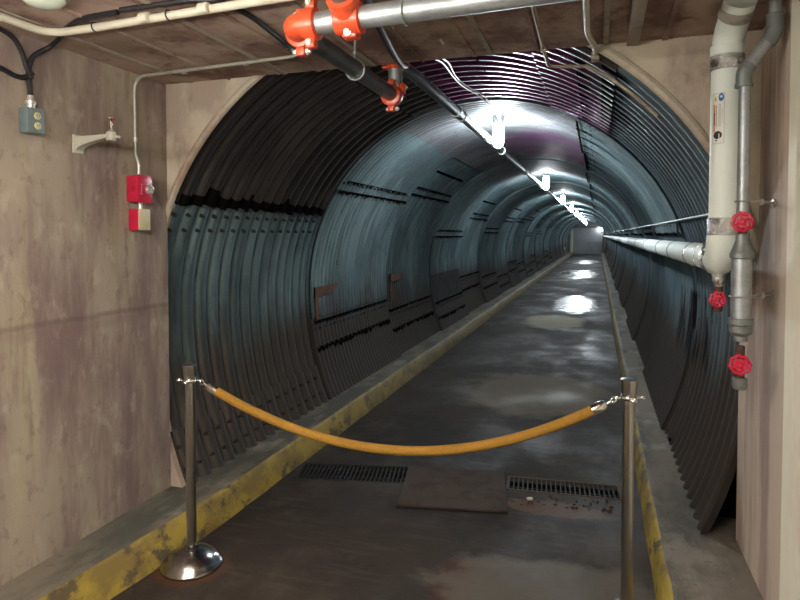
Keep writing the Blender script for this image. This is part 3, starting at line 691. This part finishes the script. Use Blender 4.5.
# ------------------------------------------------------------------ galvanized drain pipe
gx, gy = .500, 2.50
t = thing('drain_pipe', 'galvanized drain pipe with red handwheels in front of the white jacketed pipe', 'pipe', (gx, gy, 1.06))
MB().cyl((gx, gy, 1.665), (gx, gy, 2.17), .0205, 24).build('upper_pipe', 'galv', t)
e1, e2 = Vector((gx - .004, gy, 2.19)), Vector((gx + .092, gy, 2.32))
MB().cyl(e1, e2, .0205, 24).build('offset_pipe', 'galv', t)
dd = (e2 - e1).normalized()
MB().tube(bend([e1 - Vector((0, 0, .045)), e1, e1 + dd * .03], .03, 6), .0265, 20).lathe([(.030, -.006), (.030, .006)], e1 - Vector((0, 0, .05)), n=20).build('elbow', 'fit_grey', t)
MB().tube(bend([e2 - dd * .042, e2, e2 + Vector((0, 0, .055))], .035, 6), .0285, 20).lathe([(.031, -.006), (.031, .006)], e2 + Vector((0, 0, .06)), n=20).build('elbow', 'fit_grey', t)
MB().cyl(e2, e2 + Vector((0, 0, .122)), .0205, 24).build('top_pipe', 'galv', t)
valve(t, (gx, gy, 1.645), .09, .031)
MB().lathe([(.018, .085), (.022, .083), (.022, .060), (.036, .018), (.040, .012), (.040, -.004), (.034, -.008)], (gx, gy, 1.520), n=24).build('reducer', 'fit_grey', t)
MB().cyl((gx, gy, 1.285), (gx, gy, 1.518), .0345, 28).build('lower_pipe', 'galv', t)
MB().lathe([(.034, .012), (.042, .010), (.042, -.012), (.038, -.016), (.038, -.040), (.028, -.052), (.024, -.054), (.024, -.072), (.016, -.075)], (gx, gy, 1.285), n=24).build('reducer', 'fit_grey', t)
valve(t, (gx, gy, 1.130), .13, .031)
MB().lathe([(.016, .022), (.025, .020), (.025, -.012), (.021, -.020), (.012, -.022)], (gx, gy, 1.055), n=20).build('cap', 'fit_grey', t)
for zz, rr_, lab in ((1.722, .0205, 'steel pipe bracket reaching to the right wall, just above the top red handwheel'), (1.375, .0345, 'steel pipe bracket reaching to the right wall at the wide part of the drain pipe')):
    tb = thing('pipe_bracket', lab, 'bracket', (WR, gy + .1, zz))
    MB().torus((gx, gy, zz), rr_ + .0035, .0035, (0, 0, 1), 24, 6).build('clamp_ring', 'galv', tb)
    a, b = Vector((gx + rr_ + .003, gy + .01, zz)), Vector((WR - .002, gy + .16, zz))
    MB().tube([a, b], .0055, 8).lathe([(.013, -.006), (.013, .006)], a.lerp(b, .45), b - a, 10).build('rod', 'conduit', tb)
    MB().lathe([(.016, 0), (.016, .006), (.008, .010)], (WR, gy + .16, zz), (-1, 0, 0), 14).build('wall_flange', 'conduit', tb)
# ------------------------------------------------------------------ right side conduits
t = thing('tunnel_conduit', 'slim grey conduit on the right lining above the white pipe', 'conduit', (.60, 4, 1.71))
MB().tube([(.545, 3.0, 1.705), (.545, 8, 1.705), (.545, 20, 1.705), (.545, YE - .1, 1.705)], .0085, 10).build('pipe', 'fit_grey', t)
for yy in (4.9, 7.0, 9.6): MB().tube([(.545, yy, 1.70), (.56, yy + .04, 1.62), (.64, yy + .05, 1.54)], .008, 8).build('drop_wire', 'galv_dark', t)
t = thing('ceiling_conduit', 'tan conduit crossing the ceiling edge and following the arch to the right', 'conduit', (-.24, 2.3, 2.42))
arc = [prof(math.radians(a), -.055) + Vector((0, 3.12, 0)) for a in range(54, 40, -2)]
MB().tube(bend([(-.232, 1.2, 2.425), (-.232, 2.30, 2.425), (-.24, 3.10, 2.425), (-.06, 3.12, 2.418)], .06, 6) + arc, .009, 10).build('pipe', 'tan_pipe', t)
MB().lathe([(.015, -.015), (.015, .015)], (-.238, 2.80, 2.425), (0, 1, 0), 12).build('coupling', 'tan_pipe', t)
t = thing('ceiling_conduit', 'pale conduit with a flattened end at the arch top, right of the tan one', 'conduit', (-.05, 2.3, 2.42))
MB().tube(bend([(-.05, 1.2, 2.43), (-.05, 2.66, 2.43), (-.018, 2.83, 2.42), (-.02, 2.99, 2.425)], .05, 6), .0125, 10).build('pipe', 'cream_pipe', t)
MB().box((-.02, 2.955, 2.42), (.035, .05, .05), bev=.006).build('fitting', 'tan_pipe', t)
t = thing('ceiling_strut', 'broad tan steel strip along the ceiling near the right corner', 'strip', (.13, 2.3, 2.44))
MB().box((.135, 1.95, 2.438), (.05, 1.86, .024), bev=.004).build('strip', 'tan_pipe', t)
MB().box((.135, 2.3, 2.424), (.06, .03, .012), bev=.003).build('clamp', 'tan_pipe', t)
# twisted lamp wires on the crown
def wire(dx, seed, label):
    rn = random.Random(seed)
    pts = [(-.775 + dx, 2.93, 2.475), (-.79 + dx, 3.2, 2.515), (-.825 + dx, 3.6, 2.545), (-.825 + dx, 3.9, 2.56), (-.81 + dx, 4.3, 2.59), (-.80 + dx * .5, 4.7, 2.60), (-.79 + dx, 5.0, 2.59), (-.82, 5.35, 2.58), (-.86, 5.53, 2.60)]
    pts = [(p[0] + rn.uniform(-.008, .008), p[1], p[2]) for p in pts]
    tag(MB().tube(spline(pts, 8), .0048, 6).build('lamp_wire', 'conduit'), label, 'wire')
wire(-.012, 1, 'left one of two thin grey wires leading to the nearest tunnel lamp')
wire(.016, 2, 'right one of two thin grey wires leading to the nearest tunnel lamp')
# ------------------------------------------------------------------ tunnel lamps
LX, LZ = -.87, 2.49
def lamp(yv, label):
    t = thing('tunnel_lamp', label, 'lamp', (LX, yv, LZ), 'tunnel crown lamps')
    MB().lathe([(.055, .215), (.060, .20), (.060, .15), (.050, .135), (.046, .115), (.030, .112)], (LX, yv, LZ), n=20).build('lamp_base', 'lampmetal', t)
    MB().lathe([(.042, .112), (.050, .08), (.052, .0), (.046, -.06), (.030, -.09), (.010, -.10)], (LX, yv, LZ), n=20).build('lamp_glass', 'glow', t)
    return t
NAMES = ['nearest', 'second', 'third', 'fourth', 'fifth', 'sixth', 'seventh', 'eighth', 'ninth', 'tenth']
first = lamp(5.58, 'nearest lit white jar lamp on the tunnel crown')
for i in range(1, 9):
    c = first.copy(); C.objects.link(c); c.location = (LX, 5.58 + 5.36 * i, LZ)
    c['label'] = '%s lit lamp from the tunnel mouth, in the row along the crown' % NAMES[i]
    for ch in first.children:
        q = ch.copy(); C.objects.link(q); q.parent = c; q.matrix_parent_inverse = ch.matrix_parent_inverse.copy()
t = thing('end_lamp', 'single lit lamp beside the door at the far end, right of the crown row', 'lamp', (.36, YE - .3, 2.2))
MB().box((.36, YE - .14, 2.3), (.12, .3, .08)).build('lamp_arm', 'lampmetal', t, smooth=False)
MB().sphere((.36, YE - .3, 2.2), .12).build('lamp_glass', 'glow', t)
# ------------------------------------------------------------------ rusty brackets on the left lining
def lpt(z, inset):
    s = (z - TZ) / TR if z >= TZ else (z - TZ) / (TR * 1.26); return TX - (TR - inset) * math.sqrt(1 - s * s)
def rusty(y0, z0, z1, yl, label, tip):
    t = thing('angle_bracket', label, 'bracket', (lpt(z0, .05), y0, z0))
    b = MB(); n = 6; w = .055; rows = []
    for i in range(n + 1):
        z = z0 + (z1 - z0) * i / n; x = lpt(z, .058)
        rows.append([b.bm.verts.new(v) for v in ((x, y0, z), (x, y0 + w, z), (x - .012, y0 + w, z), (x - .012, y0, z))])
    for r_, q in zip(rows, rows[1:]):
        for k in range(4): b.bm.faces.new((r_[k], r_[(k + 1) % 4], q[(k + 1) % 4], q[k]))
    b.bm.faces.new(rows[0][::-1]); b.bm.faces.new(rows[-1]); b.build('upright', 'rust', t, smooth=False)
    b = MB(); x = lpt(z1, .058)
    o1 = [(y0, z1 - .10), (y0 + yl * .7, z1 - .09), (y0 + yl, z1 - .005 if tip else z1 - .09), (y0 + yl, z1), (y0, z1)]
    f = [b.bm.verts.new((x + .002, p, q)) for p, q in o1]; g = [b.bm.verts.new((x - .012, p, q)) for p, q in o1]
    b.bm.faces.new(f); b.bm.faces.new(g[::-1])
    for k in range(5): b.bm.faces.new((f[k], f[(k + 1) % 5], g[(k + 1) % 5], g[k]))
    b.build('arm', 'rust', t, smooth=False)
rusty(4.965, .80, 1.13, .50, 'rusty angle bracket with a pointed arm on the left lining, nearest the mouth', True)
rusty(7.06, .80, 1.12, .42, 'rusty angle bracket farther along the left lining, partly lost in dirt', False)
# ------------------------------------------------------------------ room lamps (over and behind the camera)
def tube_light(yv, label, xs=-1.15):
    t = thing('ceiling_light', label, 'light', (xs, yv, ZC))
    MB().box((xs, yv, ZC - .39), (1.25, .10, .05), bev=.008).build('housing', 'white', t, smooth=False)
    for s in (-.5, .5): MB().cyl((xs + s, yv, ZC - .37), (xs + s, yv, ZC), .006, 8).build('rod', 'zinc', t)
    for s in (-.035, .035): MB().cyl((xs - .58, yv + s * 2.1, ZC - .40), (xs + .58, yv + s * 2.1, ZC - .40), .019, 12).build('light_tube', 'tube', t)
tube_light(.75, 'twin tube ceiling light over the room, ahead of the others')
tube_light(-.75, 'twin tube ceiling light at the back of the room')
t = thing('round_light', 'round glass ceiling fitting cut by the top edge of the frame', 'light', (-1.82, 1.72, ZC))
MB().lathe([(.085, 0), (.085, -.03), (.07, -.035)], (-1.82, 1.64, ZC), n=28).build('base', 'lampmetal', t)
MB().lathe([(.07, -.03), (.07, -.045), (.05, -.062), (.02, -.068)], (-1.82, 1.64, ZC), n=28).build('lens', 'lens', t)
# ------------------------------------------------------------------ world, camera, view
w = bpy.data.worlds.new('World'); bpy.context.scene.world = w; w.use_nodes = True
w.node_tree.nodes['Background'].inputs[0].default_value = (.01, .01, .012, 1); w.node_tree.nodes['Background'].inputs[1].default_value = .3
F, CX, CY, VX, VY = 610., 400., 255., 598., 235.
pp = math.atan((CY - VY) / F); psi = math.atan((VX - CX) / F * math.cos(pp))
W = Vector((-math.sin(psi) * math.cos(pp), math.cos(psi) * math.cos(pp), -math.sin(pp))); Rr = Vector((math.cos(psi), math.sin(psi), 0)); U = Rr.cross(W)
cd = bpy.data.cameras.new('camera'); cam = bpy.data.objects.new('camera', cd); C.objects.link(cam)
m = Matrix((Rr, U, -W)).transposed().to_4x4(); m.translation = Vector((0, 0, 1.6)); cam.matrix_world = m
cd.sensor_width = 36; cd.lens = F * 36 / 800; cd.shift_y = -(300 - CY) / 800; cd.clip_start = .02; cd.clip_end = 200
sc = bpy.context.scene; sc.camera = cam
sc.view_settings.view_transform = 'Standard'; sc.view_settings.look = 'None'; sc.view_settings.gamma = 1; sc.view_settings.exposure = 1.35
try: sc.view_settings.use_curve_mapping = False
except Exception: pass
